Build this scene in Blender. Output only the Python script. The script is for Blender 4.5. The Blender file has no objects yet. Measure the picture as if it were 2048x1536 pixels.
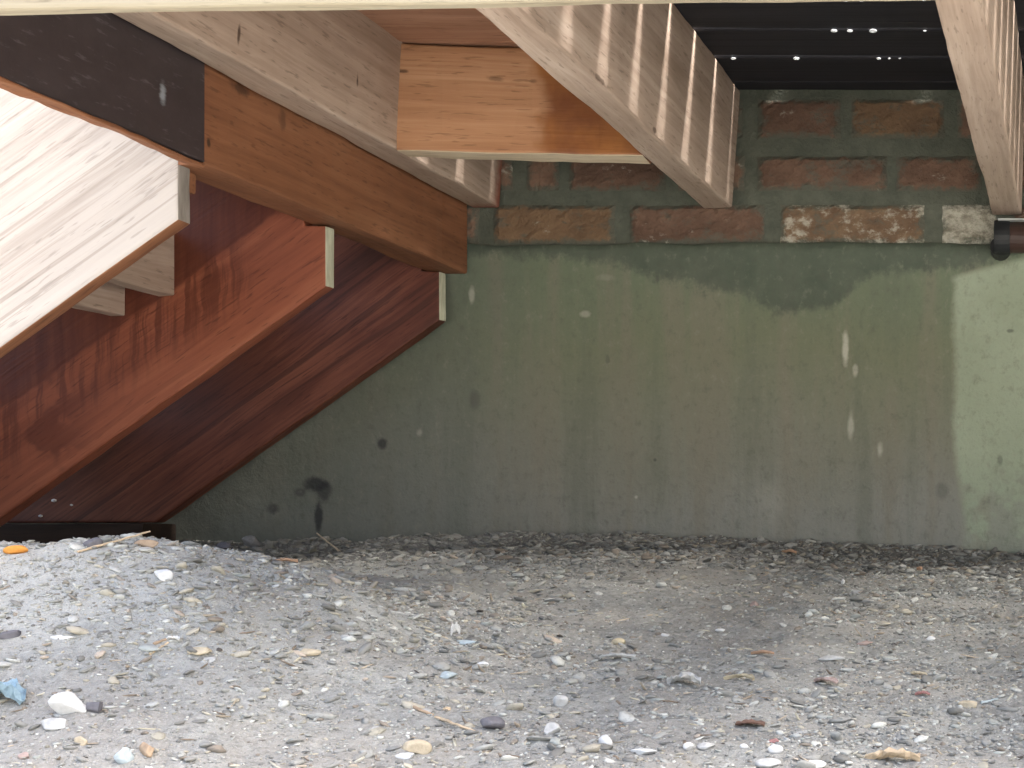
import bpy, bmesh, math, random
import numpy as np
from mathutils import Vector, Matrix

random.seed(7)
RNG = np.random.default_rng(11)
R = math.radians
scene = bpy.context.scene
COL = scene.collection

# ------------------------------------------------------------------ camera, sky, sun, exposure
# World axes: x right, y away from the lens towards the house wall, z up; the lens is the origin.
F_PX, VPX, VPY = 3500.0, 2154.0, 1062.0          # focal length and vanishing point in photo pixels
cam_data = bpy.data.cameras.new("camera")
cam = bpy.data.objects.new("camera", cam_data)
COL.objects.link(cam)
cam.rotation_euler = (R(90), 0, 0)
cam_data.sensor_width = 36.0
cam_data.lens = F_PX / 2048 * 36.0
cam_data.shift_x = -(VPX - 1024) / 2048
cam_data.shift_y = (VPY - 768) / 2048
cam_data.clip_start = 0.02
cam_data.clip_end = 500
scene.camera = cam

SUN_EL, SUN_AZ = 66.0, 88.0                       # azimuth clockwise from +y: high on the right, along the deck boards
world = bpy.data.worlds.new("World")
scene.world = world
world.use_nodes = True
wnt = world.node_tree
sky = wnt.nodes.new("ShaderNodeTexSky")
sky.sky_type = 'NISHITA'
sky.sun_disc = False
sky.sun_elevation = R(SUN_EL)
sky.sun_rotation = R(SUN_AZ)
sky.air_density = 1.0
sky.dust_density = 8.0
sky.ozone_density = 0.0
wnt.nodes["Background"].inputs[1].default_value = 0.15
wnt.links.new(sky.outputs[0], wnt.nodes["Background"].inputs[0])

sd = bpy.data.lights.new("sun", 'SUN')
sd.energy = 5.0
sd.angle = R(14)
sd.color = (1.0, 0.96, 0.91)
sun = bpy.data.objects.new("sun", sd)
COL.objects.link(sun)
_dir = Vector((math.sin(R(SUN_AZ)) * math.cos(R(SUN_EL)), math.cos(R(SUN_AZ)) * math.cos(R(SUN_EL)), math.sin(R(SUN_EL))))
sun.rotation_euler = _dir.to_track_quat('Z', 'Y').to_euler()

scene.render.engine = 'CYCLES'
scene.cycles.use_denoising = True
scene.cycles.max_bounces = 8
scene.cycles.diffuse_bounces = 4
scene.cycles.sample_clamp_indirect = 8
scene.view_settings.view_transform = 'Standard'
scene.view_settings.look = 'None'
scene.view_settings.gamma = 1
scene.view_settings.use_curve_mapping = False
scene.view_settings.exposure = 2.4

# ------------------------------------------------------------------ helpers
def px(u, v, Y):
    return ((u - VPX) / F_PX * Y, Y, (VPY - v) / F_PX * Y)

def _hash(ix, iy, seed):
    n = (ix.astype(np.int64) * 374761393 + iy.astype(np.int64) * 668265263 + seed * 982451653) & 0x7fffffff
    n = ((n ^ (n >> 13)) * 1274126177) & 0x7fffffff
    n = n ^ (n >> 16)
    return (n & 0xffff) / 65535.0

def vnoise(x, y, seed=0):
    x = np.asarray(x, float); y = np.asarray(y, float)
    ix = np.floor(x); iy = np.floor(y)
    fx = x - ix; fy = y - iy
    fx = fx * fx * (3 - 2 * fx); fy = fy * fy * (3 - 2 * fy)
    a = _hash(ix, iy, seed); b = _hash(ix + 1, iy, seed)
    c = _hash(ix, iy + 1, seed); d = _hash(ix + 1, iy + 1, seed)
    return (a + (b - a) * fx) * (1 - fy) + (c + (d - c) * fx) * fy - 0.5

_wloc = {}
def link(o, parent=None, loc=(0, 0, 0)):
    """link o with world location loc below parent (no rotation in the chain)"""
    COL.objects.link(o)
    base = _wloc[parent.name] if parent is not None else (0, 0, 0)
    if parent is not None:
        o.parent = parent
    o.location = tuple(loc[i] - base[i] for i in range(3))
    _wloc[o.name] = tuple(loc)
    return o

def tag(o, label=None, cat=None, group=None, kind=None):
    if label: o["label"] = label
    if cat: o["category"] = cat
    if group: o["group"] = group
    if kind: o["kind"] = kind
    return o

def empty(name, loc, label=None, cat=None, group=None):
    o = bpy.data.objects.new(name, None)
    o.empty_display_size = 0.05
    link(o, None, loc)
    return tag(o, label, cat, group)

def make_mesh(name, verts, faces, mats, gco=None, col=None, mat_idx=None, smooth=False):
    """verts Nx3, faces either a list of tuples or an MxK int array"""
    me = bpy.data.meshes.new(name)
    verts = np.asarray(verts, dtype=np.float32)
    if isinstance(faces, np.ndarray):
        m, k = faces.shape
        me.vertices.add(len(verts)); me.vertices.foreach_set("co", verts.ravel())
        me.loops.add(m * k); me.loops.foreach_set("vertex_index", faces.astype(np.int32).ravel())
        me.polygons.add(m)
        me.polygons.foreach_set("loop_start", np.arange(0, m * k, k, dtype=np.int32))
        me.update(calc_edges=True); me.validate()
    else:
        me.from_pydata([tuple(map(float, v)) for v in verts], [], [tuple(map(int, f)) for f in faces]); me.update()
    for m in (mats if isinstance(mats, (list, tuple)) else [mats]):
        me.materials.append(m)
    if gco is not None:
        at = me.attributes.new("gco", 'FLOAT_VECTOR', 'POINT')
        at.data.foreach_set("vector", np.asarray(gco, dtype=np.float32).ravel())
    if col is not None:
        at = me.attributes.new("pcol", 'FLOAT_COLOR', 'POINT')
        c4 = np.ones((len(verts), 4), dtype=np.float32); c4[:, :3] = col
        at.data.foreach_set("color", c4.ravel())
    if mat_idx is not None:
        me.polygons.foreach_set("material_index", np.asarray(mat_idx, dtype=np.int32))
    if smooth:
        me.polygons.foreach_set("use_smooth", np.ones(len(me.polygons), dtype=bool))
    return me

def obj(name, verts, faces, mats, parent=None, gco=None, col=None, mat_idx=None, smooth=False, loc=None):
    verts = np.asarray(verts, dtype=float)
    c = verts.mean(axis=0) if loc is None else np.array(loc, float)
    if loc is None:
        c[2] = verts[:, 2].min()
    me = make_mesh(name, verts - c, faces, mats, gco, col, mat_idx, smooth)
    return link(bpy.data.objects.new(name, me), parent, tuple(c))

# ------------------------------------------------------------------ node helpers
class NB:
    def __init__(self, name):
        self.mat = bpy.data.materials.new(name)
        self.mat.use_nodes = True
        self.nt = self.mat.node_tree
        self.bsdf = self.nt.nodes["Principled BSDF"]
        self.bsdf.inputs["Specular IOR Level"].default_value = 0.3
    def new(self, t, **props):
        n = self.nt.nodes.new(t)
        for k, v in props.items(): setattr(n, k, v)
        return n
    def put(self, sock, val):
        if isinstance(val, bpy.types.NodeSocket): self.nt.links.new(val, sock)
        elif isinstance(val, (tuple, list)) and len(val) == 3 and sock.type == 'RGBA': sock.default_value = (*val, 1)
        else: sock.default_value = val
    def math(self, op, a, b=None, c=None, clamp=False):
        n = self.new("ShaderNodeMath", operation=op, use_clamp=clamp)
        for i, v in enumerate((a, b, c)):
            if v is not None: self.put(n.inputs[i], v)
        return n.outputs[0]
    def vmul(self, v, s):
        n = self.new("ShaderNodeVectorMath", operation='MULTIPLY')
        self.put(n.inputs[0], v); self.put(n.inputs[1], s)
        return n.outputs[0]
    def vadd(self, v, s):
        n = self.new("ShaderNodeVectorMath", operation='ADD')
        self.put(n.inputs[0], v); self.put(n.inputs[1], s)
        return n.outputs[0]
    def noise(self, vec, scale=1.0, detail=4.0, rough=0.55, dist=0.0):
        n = self.new("ShaderNodeTexNoise")
        self.put(n.inputs["Vector"], vec)
        n.inputs["Scale"].default_value = scale; n.inputs["Detail"].default_value = detail
        n.inputs["Roughness"].default_value = rough; n.inputs["Distortion"].default_value = dist
        return n.outputs[0]
    def ss(self, x, lo, hi):            # smoothstep; lo > hi gives the falling one
        n = self.new("ShaderNodeMapRange", interpolation_type='SMOOTHSTEP')
        self.put(n.inputs[0], x)
        if isinstance(lo, (int, float)) and isinstance(hi, (int, float)) and lo > hi:
            n.inputs[1].default_value = hi; n.inputs[2].default_value = lo
            n.inputs[3].default_value = 1; n.inputs[4].default_value = 0
        else:
            self.put(n.inputs[1], lo); self.put(n.inputs[2], hi)
        return n.outputs[0]
    def mix(self, f, a, b, mode='MIX'):
        n = self.new("ShaderNodeMix", data_type='RGBA', blend_type=mode)
        self.put(n.inputs[0], f); self.put(n.inputs[6], a); self.put(n.inputs[7], b)
        return n.outputs[2]
    def ramp(self, f, stops):
        n = self.new("ShaderNodeValToRGB")
        el = n.color_ramp.elements
        while len(el) < len(stops): el.new(0.5)
        for e, (p, c) in zip(el, stops):
            e.position = p; e.color = (*c, 1) if len(c) == 3 else c
        self.put(n.inputs[0], f)
        return n.outputs[0]
    def pos(self):
        return self.new("ShaderNodeNewGeometry").outputs["Position"]
    def attr(self, name, out="Vector"):
        return self.new("ShaderNodeAttribute", attribute_name=name).outputs[out]
    def sep(self, v):
        n = self.new("ShaderNodeSeparateXYZ"); self.put(n.inputs[0], v)
        return n.outputs[0], n.outputs[1], n.outputs[2]
    def comb(self, x, y, z):
        n = self.new("ShaderNodeCombineXYZ")
        for i, v in enumerate((x, y, z)): self.put(n.inputs[i], v)
        return n.outputs[0]
    def spot(self, x, z, cx, cz, rx, rz, wob=None, soft=0.5):
        """1 inside an ellipse in a plane, 0 outside; wob a noise socket for a ragged rim"""
        a = self.math('DIVIDE', self.math('SUBTRACT', x, cx), rx)
        b = self.math('DIVIDE', self.math('SUBTRACT', z, cz), rz)
        d = self.math('SQRT', self.math('ADD', self.math('MULTIPLY', a, a), self.math('MULTIPLY', b, b)))
        if wob is not None:
            d = self.math('ADD', d, self.math('MULTIPLY', self.math('SUBTRACT', wob, 0.5), 1.6))
        return self.ss(d, 1.0, 1.0 - soft)
    def out(self, color, rough=0.75, bump=None, bdist=0.002, bstr=0.6):
        self.put(self.bsdf.inputs["Base Color"], color)
        self.put(self.bsdf.inputs["Roughness"], rough)
        if bump is not None:
            n = self.new("ShaderNodeBump")
            n.inputs["Strength"].default_value = bstr; n.inputs["Distance"].default_value = bdist
            self.put(n.inputs["Height"], bump)
            self.nt.links.new(n.outputs[0], self.bsdf.inputs["Normal"])
        return self.mat

# ------------------------------------------------------------------ materials
def wood(name, dark, mid, light, rough=0.7, spots=(), wet=None, blotch=0.5, extra=None, bstr=0.5, line=0.35, warp_amt=0.03, ring=95, pores=0.45):
    """spots: (x-like coord, z, rx, rz, colour) in world y/z of boards that run in y, or x/z when flagged"""
    b = NB(name)
    g = b.attr("gco")
    p = b.pos(); X, Y, Z = b.sep(p)
    warp = b.noise(b.vmul(g, (2.2, 9, 9)), 1, 2)
    gx, gy, gz = b.sep(g)
    w2 = b.math('MULTIPLY', b.math('SUBTRACT', warp, 0.5), warp_amt)
    g2 = b.comb(gx, b.math('ADD', gy, w2), b.math('ADD', gz, w2))
    streak = b.noise(b.vmul(g2, (1.3, 46, 46)), 1, 5, 0.6)
    fine = b.noise(b.vmul(g2, (9, 300, 300)), 1, 3, 0.6)
    rings = b.noise(b.vmul(g2, (0.7, ring, ring)), 1, 2, 0.5)
    bl = b.noise(b.vmul(g, (3.2, 9, 9)), 1, 4, 0.6)
    f = b.math('ADD', b.math('MULTIPLY', streak, 0.55), b.math('MULTIPLY', bl, blotch * 0.9))
    f = b.math('ADD', f, b.math('MULTIPLY', b.math('SUBTRACT', fine, 0.5), 0.25))
    f = b.math('SUBTRACT', f, (blotch - 0.5) * 0.45)
    c = b.ramp(f, [(0.33, dark), (0.52, mid), (0.70, light)])
    lines = b.ss(rings, 0.44, 0.36)
    c = b.mix(b.math('MULTIPLY', lines, line), c, dark)
    dash = b.noise(b.vmul(g, (34, 300, 300)), 1, 2, 0.5)
    c = b.mix(b.math('MULTIPLY', b.ss(dash, 0.60, 0.70), pores), c, tuple(x * 0.45 for x in dark))
    wob = b.noise(b.vmul(p, (60, 60, 60)), 1, 3)
    for (axis, cx, cz, rx, rz, colr, amt) in spots:
        m = b.spot(Y if axis == 'y' else X, Z, cx, cz, rx, rz, wob, 0.7)
        c = b.mix(b.math('MULTIPLY', m, amt), c, colr)
    r = rough
    if wet is not None:
        c, r = wet(b, c, X, Y, Z, p, rough)
    h = b.math('ADD', b.math('MULTIPLY', fine, 0.5), b.math('MULTIPLY', streak, 0.8))
    return b.out(c, r, h, 0.0015, bstr)

KNOT = (0.045, 0.022, 0.014)
M = {}
# pale sawn joists; small dark knots where the photograph has them
M['joist'] = wood('pale_sawn_joist_wood', (0.29, 0.215, 0.165), (0.42, 0.325, 0.26), (0.53, 0.435, 0.365), 0.72, [
    ('y', 1.87, 0.484, 0.035, 0.0035, KNOT, 0.7), ('y', 2.12, 0.486, 0.012, 0.004, KNOT, 0.7)])
def wet_edge(b, c, X, Y, Z, p, r):          # red-brown stain on the last centimetres at the house wall
    n = b.noise(b.vmul(p, (30, 30, 30)), 1, 3)
    m = b.ss(b.math('ADD', Y, b.math('MULTIPLY', n, 0.05)), 2.588, 2.625)
    return b.mix(m, c, (0.22, 0.055, 0.03)), r
M['joist_red'] = wood('pale_joist_wood_red_end', (0.29, 0.215, 0.165), (0.42, 0.325, 0.26), (0.53, 0.435, 0.365), 0.72, [
    ('y', 1.785, 0.506, 0.004, 0.017, KNOT, 0.85), ('y', 2.075, 0.535, 0.004, 0.012, KNOT, 0.9)], wet_edge)
def damp_corner(b, c, X, Y, Z, p, r):       # the wet orange corner of the blocking board
    n = b.noise(b.vmul(p, (16, 16, 16)), 1, 4)
    e = b.math('ADD', X, b.math('MULTIPLY', b.math('SUBTRACT', n, 0.5), 0.06))
    m = b.ss(e, -0.69, -0.668)
    c = b.mix(b.math('MULTIPLY', m, 0.9), c, b.ramp(n, [(0.35, (0.14, 0.042, 0.012)), (0.65, (0.27, 0.105, 0.026))]))
    return c, b.math('SUBTRACT', r, b.math('MULTIPLY', m, 0.25))
M['blocking'] = wood('orange_pine_blocking', (0.30, 0.145, 0.072), (0.41, 0.22, 0.118), (0.50, 0.30, 0.175), 0.66, [
    ('x', -0.735, 0.572, 0.012, 0.005, KNOT, 0.5), ('x', -0.69, 0.571, 0.007, 0.004, KNOT, 0.5), ('x', -0.848, 0.578, 0.008, 0.003, KNOT, 0.7)], damp_corner)
M['beam'] = wood('brown_stained_beam_wood', (0.14, 0.056, 0.028), (0.225, 0.096, 0.047), (0.29, 0.135, 0.07), 0.62, [
    ('y', 1.89, 0.478, 0.03, 0.008, KNOT, 0.7), ('y', 1.99, 0.468, 0.012, 0.016, KNOT, 0.5), ('y', 1.822, 0.404, 0.0045, 0.005, KNOT, 0.95)])
M['soffit'] = wood('red_brown_soffit_wood', (0.26, 0.13, 0.08), (0.36, 0.195, 0.125), (0.43, 0.25, 0.17), 0.7)
M['fresh'] = wood('bare_pale_pine', (0.26, 0.222, 0.192), (0.42, 0.378, 0.345), (0.475, 0.435, 0.40), 0.65, line=0.55, warp_amt=0.010, ring=170, blotch=0.3, pores=0.3)
M['cream'] = wood('cream_fascia_wood', (0.22, 0.185, 0.13), (0.285, 0.255, 0.19), (0.32, 0.29, 0.225), 0.6)
M['pale_pine'] = wood('pale_pine_edge', (0.42, 0.34, 0.23), (0.58, 0.49, 0.36), (0.64, 0.56, 0.43), 0.65)
def wet_runs(b, c, X, Y, Z, p, r):          # darker upper part of the stringer with runs of water below it
    along = b.math('SUBTRACT', Z, b.math('MULTIPLY', b.math('ADD', X, 0.93), 0.713))   # height above the lower edge line
    n1 = b.noise(b.comb(b.math('ADD', b.math('MULTIPLY', X, 85), b.math('MULTIPLY', b.noise(b.vmul(p, (30, 30, 30)), 1, 2), 1.0)), 0.0, b.math('MULTIPLY', Z, 5)), 1, 3, 0.6)
    n2 = b.noise(b.vmul(p, (14, 14, 14)), 1, 3)
    top = b.ss(b.math('ADD', along, b.math('MULTIPLY', b.math('SUBTRACT', n2, 0.5), 0.03)), 0.432, 0.440)
    run = b.math('MULTIPLY', b.ss(n1, 0.44, 0.62), b.ss(along, 0.33, 0.39))
    run = b.math('MULTIPLY', run, b.ss(b.math('ADD', X, b.math('MULTIPLY', n2, 0.06)), -0.985, -1.03))
    m = b.math('MAXIMUM', b.math('MULTIPLY', top, b.math('ADD', 0.35, b.math('MULTIPLY', n1, 0.8))), b.math('MULTIPLY', run, 0.6))
    left = b.math('MULTIPLY', b.ss(n2, 0.52, 0.6), b.ss(X, -1.2, -1.27))
    m = b.math('MAXIMUM', m, b.math('MULTIPLY', left, 0.6))
    return b.mix(m, c, (0.070, 0.019, 0.012)), b.math('SUBTRACT', r, b.math('MULTIPLY', m, 0.28))
M['stringer'] = wood('red_stained_stringer_wood', (0.15, 0.042, 0.022), (0.23, 0.070, 0.036), (0.30, 0.108, 0.056), 0.6, [], wet_runs)
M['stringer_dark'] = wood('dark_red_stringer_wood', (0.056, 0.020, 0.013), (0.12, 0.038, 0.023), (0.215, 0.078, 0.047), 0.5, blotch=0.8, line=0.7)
M['dark_timber'] = wood('near_black_timber', (0.015, 0.010, 0.008), (0.03, 0.018, 0.013), (0.05, 0.03, 0.02), 0.8)

b = NB('pale_cut_end_grain')
p = b.pos(); n = b.noise(b.vmul(p, (150, 150, 40)), 1, 4)
M['end'] = b.out(b.ramp(n, [(0.3, (0.40, 0.41, 0.30)), (0.7, (0.62, 0.63, 0.50))]), 0.8, n, 0.001)

b = NB('shade_grey_end_grain')
p = b.pos(); n = b.noise(b.vmul(p, (150, 150, 40)), 1, 4)
M['shaded_end'] = b.out(b.ramp(n, [(0.3, (0.20, 0.18, 0.16)), (0.7, (0.30, 0.275, 0.25))]), 0.8, n, 0.001)  # greyer copy of the cut end, with the front stringer's shade painted in

b = NB('dark_composite_decking')
g = b.attr("gco"); n = b.noise(b.vmul(g, (3, 120, 120)), 1, 4)
M['deck'] = b.out(b.ramp(n, [(0.3, (0.012, 0.012, 0.016)), (0.7, (0.026, 0.026, 0.033))]), 0.7, n, 0.001)

b = NB('dark_damp_proof_sheet')
p = b.pos(); X, Y, Z = b.sep(p)
n = b.noise(b.vmul(p, (12, 12, 25)), 1, 5, 0.65)
n2 = b.noise(b.vmul(p, (40, 25, 160)), 1, 4, 0.7)
c = b.ramp(n, [(0.3, (0.035, 0.026, 0.028)), (0.7, (0.050, 0.038, 0.040))])
c = b.mix(b.math('MULTIPLY', b.ss(n2, 0.57, 0.72), 0.4), c, (0.16, 0.15, 0.16))
sm = b.spot(Y, Z, 1.728, 0.432, 0.008, 0.016, n2, 0.9)
c = b.mix(b.math('MULTIPLY', sm, 0.55), c, (0.40, 0.45, 0.50))
M['sheet'] = b.out(c, 0.6, n, 0.002, 0.4)

# --- rendered plinth
b = NB('green_stained_cement_render')
p = b.pos(); X, Y, Z = b.sep(p)
nb = b.noise(b.vmul(p, (5, 5, 5)), 1, 5, 0.6)
ns = b.noise(b.comb(b.math('MULTIPLY', X, 17), 0.0, b.math('MULTIPLY', Z, 1.6)), 1, 4, 0.6)
nf = b.noise(b.vmul(p, (160, 160, 160)), 1, 4, 0.7)
nm = b.noise(b.vmul(p, (26, 26, 26)), 1, 6, 0.68)
nk = b.noise(b.vmul(p, (70, 70, 55)), 1, 5, 0.7)
hz = b.math('ADD', Z, b.math('MULTIPLY', b.math('SUBTRACT', nb, 0.5), 0.16))
c = b.ramp(hz, [(0.02, (0.245, 0.252, 0.228)), (0.13, (0.20, 0.208, 0.168)), (0.26, (0.160, 0.180, 0.120)), (0.36, (0.142, 0.175, 0.118))])
c = b.mix(b.math('MULTIPLY', b.ss(ns, 0.46, 0.66), 0.5), c, (0.205, 0.19, 0.15))
c = b.mix(b.math('MULTIPLY', b.ss(ns, 0.50, 0.34), 0.38), c, (0.115, 0.13, 0.10))
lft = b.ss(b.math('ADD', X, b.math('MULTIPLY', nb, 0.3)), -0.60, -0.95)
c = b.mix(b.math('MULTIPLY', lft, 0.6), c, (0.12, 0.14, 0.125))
# dark teal band below the bricks with a scalloped lower edge
zb = b.ramp(b.math('MULTIPLY', b.math('ADD', X, 1.0), 1.0), [(0.02, (0.355,) * 3), (0.10, (0.41,) * 3), (0.30, (0.398,) * 3), (0.43, (0.362,) * 3), (0.50, (0.350,) * 3), (0.555, (0.324,) * 3), (0.64, (0.336,) * 3), (0.70, (0.385,) * 3), (0.83, (0.386,) * 3), (0.95, (0.42,) * 3)])
zb = b.math('ADD', zb, b.math('MULTIPLY', b.math('SUBTRACT', nm, 0.5), 0.035))
dz = b.math('SUBTRACT', Z, zb)
band = b.ss(b.math('ADD', dz, b.math('MULTIPLY', b.math('SUBTRACT', nk, 0.5), 0.045)), -0.010, 0.012)
c = b.mix(b.math('MULTIPLY', band, 0.85), c, b.ramp(nm, [(0.3, (0.060, 0.080, 0.063)), (0.7, (0.095, 0.116, 0.090))]))
# dry pale patch at the right; everything left of it is damp
xe = b.math('ADD', X, b.math('MULTIPLY', b.math('SUBTRACT', nm, 0.5), 0.018))
low = b.math('MULTIPLY', b.ss(Z, 0.14, 0.02), b.math('MULTIPLY', nm, 0.025))
dry = b.ss(b.math('ADD', b.math('SUBTRACT', xe, low), b.math('MULTIPLY', b.math('SUBTRACT', nk, 0.5), 0.02)), -0.190, -0.174)
dry = b.math('MULTIPLY', dry, b.ss(b.math('SUBTRACT', Z, b.math('MULTIPLY', X, 0.25)), 0.430, 0.418))
mott = b.ss(b.math('ADD', nm, b.math('MULTIPLY', Z, 2.2)), 0.45, 0.66)
c = b.mix(b.math('MULTIPLY', dry, b.math('ADD', 0.35, b.math('MULTIPLY', mott, 0.65))), c, b.ramp(nb, [(0.35, (0.275, 0.325, 0.24)), (0.65, (0.33, 0.385, 0.295))]))
# pale drips and dark splashes
for (u, v, ru, rv, a) in ((1691, 695, 8, 48, .75), (1711, 740, 7, 16, .5), (1702, 850, 8, 40, .55), (1760, 900, 9, 24, .6), (944, 592, 7, 22, .5), (840, 866, 9, 12, .35),
                          (1170, 628, 12, 8, .4), (1540, 1010, 40, 60, .18), (1272, 994, 5, 5, .6), (1210, 555, 30, 10, .15)):
    m = b.spot(X, Z, *[px(u, v, 2.6)[i] for i in (0, 2)], ru / 1346, rv / 1346, nm, 0.8)
    c = b.mix(b.math('MULTIPLY', m, a), c, (0.50, 0.50, 0.43))
for (u, v, ru, rv, a) in ((765, 888, 15, 15, .8), (632, 968, 32, 20, .85), (650, 985, 22, 28, .7), (638, 1040, 11, 45, .85), (545, 1018, 16, 14, .6), (600, 985, 16, 12, .5), (950, 800, 14, 22, .35),
                          (2020, 662, 9, 5, .5), (1885, 980, 20, 25, .3), (2000, 920, 7, 14, .4), (1310, 920, 4, 4, .5), (1215, 720, 5, 12, .3)):
    m = b.spot(X, Z, *[px(u, v, 2.6)[i] for i in (0, 2)], ru / 1346, rv / 1346, nm, 0.6)
    c = b.mix(b.math('MULTIPLY', m, a), c, (0.03, 0.032, 0.036))
c = b.mix(b.math('MULTIPLY', b.ss(nk, 0.50, 0.72), 0.35), c, (0.085, 0.088, 0.072))
c = b.mix(b.math('MULTIPLY', b.ss(nk, 0.46, 0.28), 0.30), c, (0.27, 0.27, 0.22))
c = b.mix(b.math('MULTIPLY', b.ss(nf, 0.5, 0.8), 0.16), c, (0.07, 0.072, 0.06))
M['render'] = b.out(c, 0.8, b.math('ADD', b.math('MULTIPLY', nf, 0.5), b.math('ADD', nm, nk)), 0.004, 0.6)

b = NB('grey_green_mortar')
p = b.pos(); n = b.noise(b.vmul(p, (30, 30, 30)), 1, 5, 0.65); nf = b.noise(b.vmul(p, (220, 220, 220)), 1, 3)
c = b.ramp(n, [(0.3, (0.07, 0.080, 0.064)), (0.7, (0.115, 0.126, 0.100))])
M['mortar'] = b.out(c, 0.9, b.math('ADD', n, nf), 0.004, 0.7)

def brick_mat(name, dark, light, white):
    b = NB(name)
    p = b.pos()
    rnd = b.new("ShaderNodeObjectInfo").outputs["Random"]
    pp = b.vadd(p, b.comb(b.math('MULTIPLY', rnd, 7), 0.0, b.math('MULTIPLY', rnd, 3)))
    n = b.noise(b.vmul(pp, (22, 22, 30)), 1, 5, 0.65)
    n2 = b.noise(b.vmul(pp, (24, 24, 34)), 1, 6, 0.72, 0.1)
    nf = b.noise(b.vmul(pp, (200, 200, 200)), 1, 3)
    c = b.ramp(b.math('ADD', n, b.math('MULTIPLY', b.math('SUBTRACT', rnd, 0.5), 0.25)), [(0.32, dark), (0.68, light)])
    c = b.mix(b.math('MULTIPLY', b.ss(n2, 0.48, 0.34), 0.75), c, (0.10, 0.105, 0.085))      # mortar smear
    ed = b.sep(b.attr('gco'))[0]
    ne = b.noise(b.vmul(pp, (48, 48, 48)), 1, 4, 0.65)
    sm = b.ss(b.math('ADD', ed, b.math('MULTIPLY', b.math('SUBTRACT', ne, 0.5), 0.030)), 0.009, 0.001)
    c = b.mix(b.math('MULTIPLY', sm, 0.9), c, (0.092, 0.10, 0.080))
    if white:
        c = b.mix(b.math('MULTIPLY', b.ss(n2, white, white + 0.14), 0.75), c, (0.47, 0.46, 0.39))
    return b.out(c, 0.88, b.math('ADD', n, nf), 0.004, 0.8)
M['brick'] = brick_mat('brown_brick', (0.11, 0.067, 0.048), (0.20, 0.125, 0.088), 0.60)
M['brick_ochre'] = brick_mat('ochre_brick', (0.11, 0.070, 0.043), (0.19, 0.122, 0.072), 0.64)
M['brick_white'] = brick_mat('white_splashed_brick', (0.13, 0.082, 0.052), (0.21, 0.145, 0.09), 0.50)
M['brick_lime'] = brick_mat('lime_smeared_brick', (0.15, 0.135, 0.10), (0.27, 0.26, 0.21), 0.44)

# --- ground
b = NB('grey_gritty_soil')
p = b.pos(); X, Y, Z = b.sep(p)
n = b.noise(b.vmul(p, (9, 9, 9)), 1, 6, 0.65); n2 = b.noise(b.vmul(p, (120, 120, 120)), 1, 4, 0.7); n3 = b.noise(b.vmul(p, (420, 420, 420)), 1, 2)
c = b.ramp(n2, [(0.28, (0.20, 0.198, 0.180)), (0.5, (0.325, 0.325, 0.30)), (0.72, (0.425, 0.425, 0.40))])
c = b.mix(b.math('MULTIPLY', b.ss(n, 0.42, 0.6), 0.45), c, (0.35, 0.325, 0.285))
c = b.mix(b.math('MULTIPLY', b.ss(n3, 0.55, 0.75), 0.5), c, (0.55, 0.54, 0.53))
lit_mound = b.math('MULTIPLY', b.ss(b.math('ADD', X, b.math('MULTIPLY', b.math('SUBTRACT', n, 0.5), 0.5)), -0.62, -0.95), b.ss(b.math('ADD', Y, b.math('MULTIPLY', n, 0.2)), 1.62, 1.78))
c = b.mix(b.math('MULTIPLY', lit_mound, 0.65), c, (0.55, 0.555, 0.515))  # soil of the left mound painted paler, for its open-sky brightness
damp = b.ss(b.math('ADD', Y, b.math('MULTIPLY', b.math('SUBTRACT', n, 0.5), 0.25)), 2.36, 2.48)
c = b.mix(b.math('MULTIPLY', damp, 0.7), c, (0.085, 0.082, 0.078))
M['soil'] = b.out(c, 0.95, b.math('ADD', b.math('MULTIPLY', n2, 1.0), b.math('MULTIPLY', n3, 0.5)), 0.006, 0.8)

b = NB('mixed_pebble_stone')
c = b.attr("pcol", "Color"); p = b.pos()
n = b.noise(b.vmul(p, (260, 260, 260)), 1, 3, 0.7)
c = b.mix(b.math('MULTIPLY', b.ss(n, 0.5, 0.7), 0.35), c, (0.16, 0.15, 0.14))
M['gravel'] = b.out(c, 0.82, n, 0.001, 0.5)

def lump(name, colr, var=0.25, rough=0.8):
    b = NB(name)
    oc = b.new("ShaderNodeTexCoord").outputs["Object"]
    n = b.noise(oc, 130, 4, 0.65); n2 = b.noise(oc, 40, 3)
    d = tuple(x * (1 - 2 * var) for x in colr); l = tuple(min(0.9, x * (1 + var)) for x in colr)
    c = b.ramp(b.math('ADD', b.math('MULTIPLY', n, 0.5), b.math('MULTIPLY', n2, 0.5)), [(0.3, d), (0.52, colr), (0.72, l)])
    return b.out(c, rough, n, 0.0015, 0.6)
LUMP = dict(white=(0.72, 0.72, 0.70), pale=(0.52, 0.52, 0.50), grey=(0.30, 0.30, 0.30), dark=(0.055, 0.052, 0.055), slate=(0.17, 0.165, 0.18), beige=(0.55, 0.47, 0.34), tan=(0.42, 0.31, 0.21),
            straw=(0.60, 0.47, 0.32), orange=(0.45, 0.29, 0.19), pink=(0.46, 0.35, 0.31), red=(0.42, 0.22, 0.20), blue=(0.30, 0.42, 0.49), paleblue=(0.48, 0.55, 0.57), yellow=(0.58, 0.50, 0.34),
            rust=(0.20, 0.12, 0.09), vivid=(0.70, 0.30, 0.06))
for k, v in LUMP.items():
    M['l_' + k] = lump(k + '_loose_piece', v, 0.12 if k in ('white', 'vivid') else 0.22)

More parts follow.
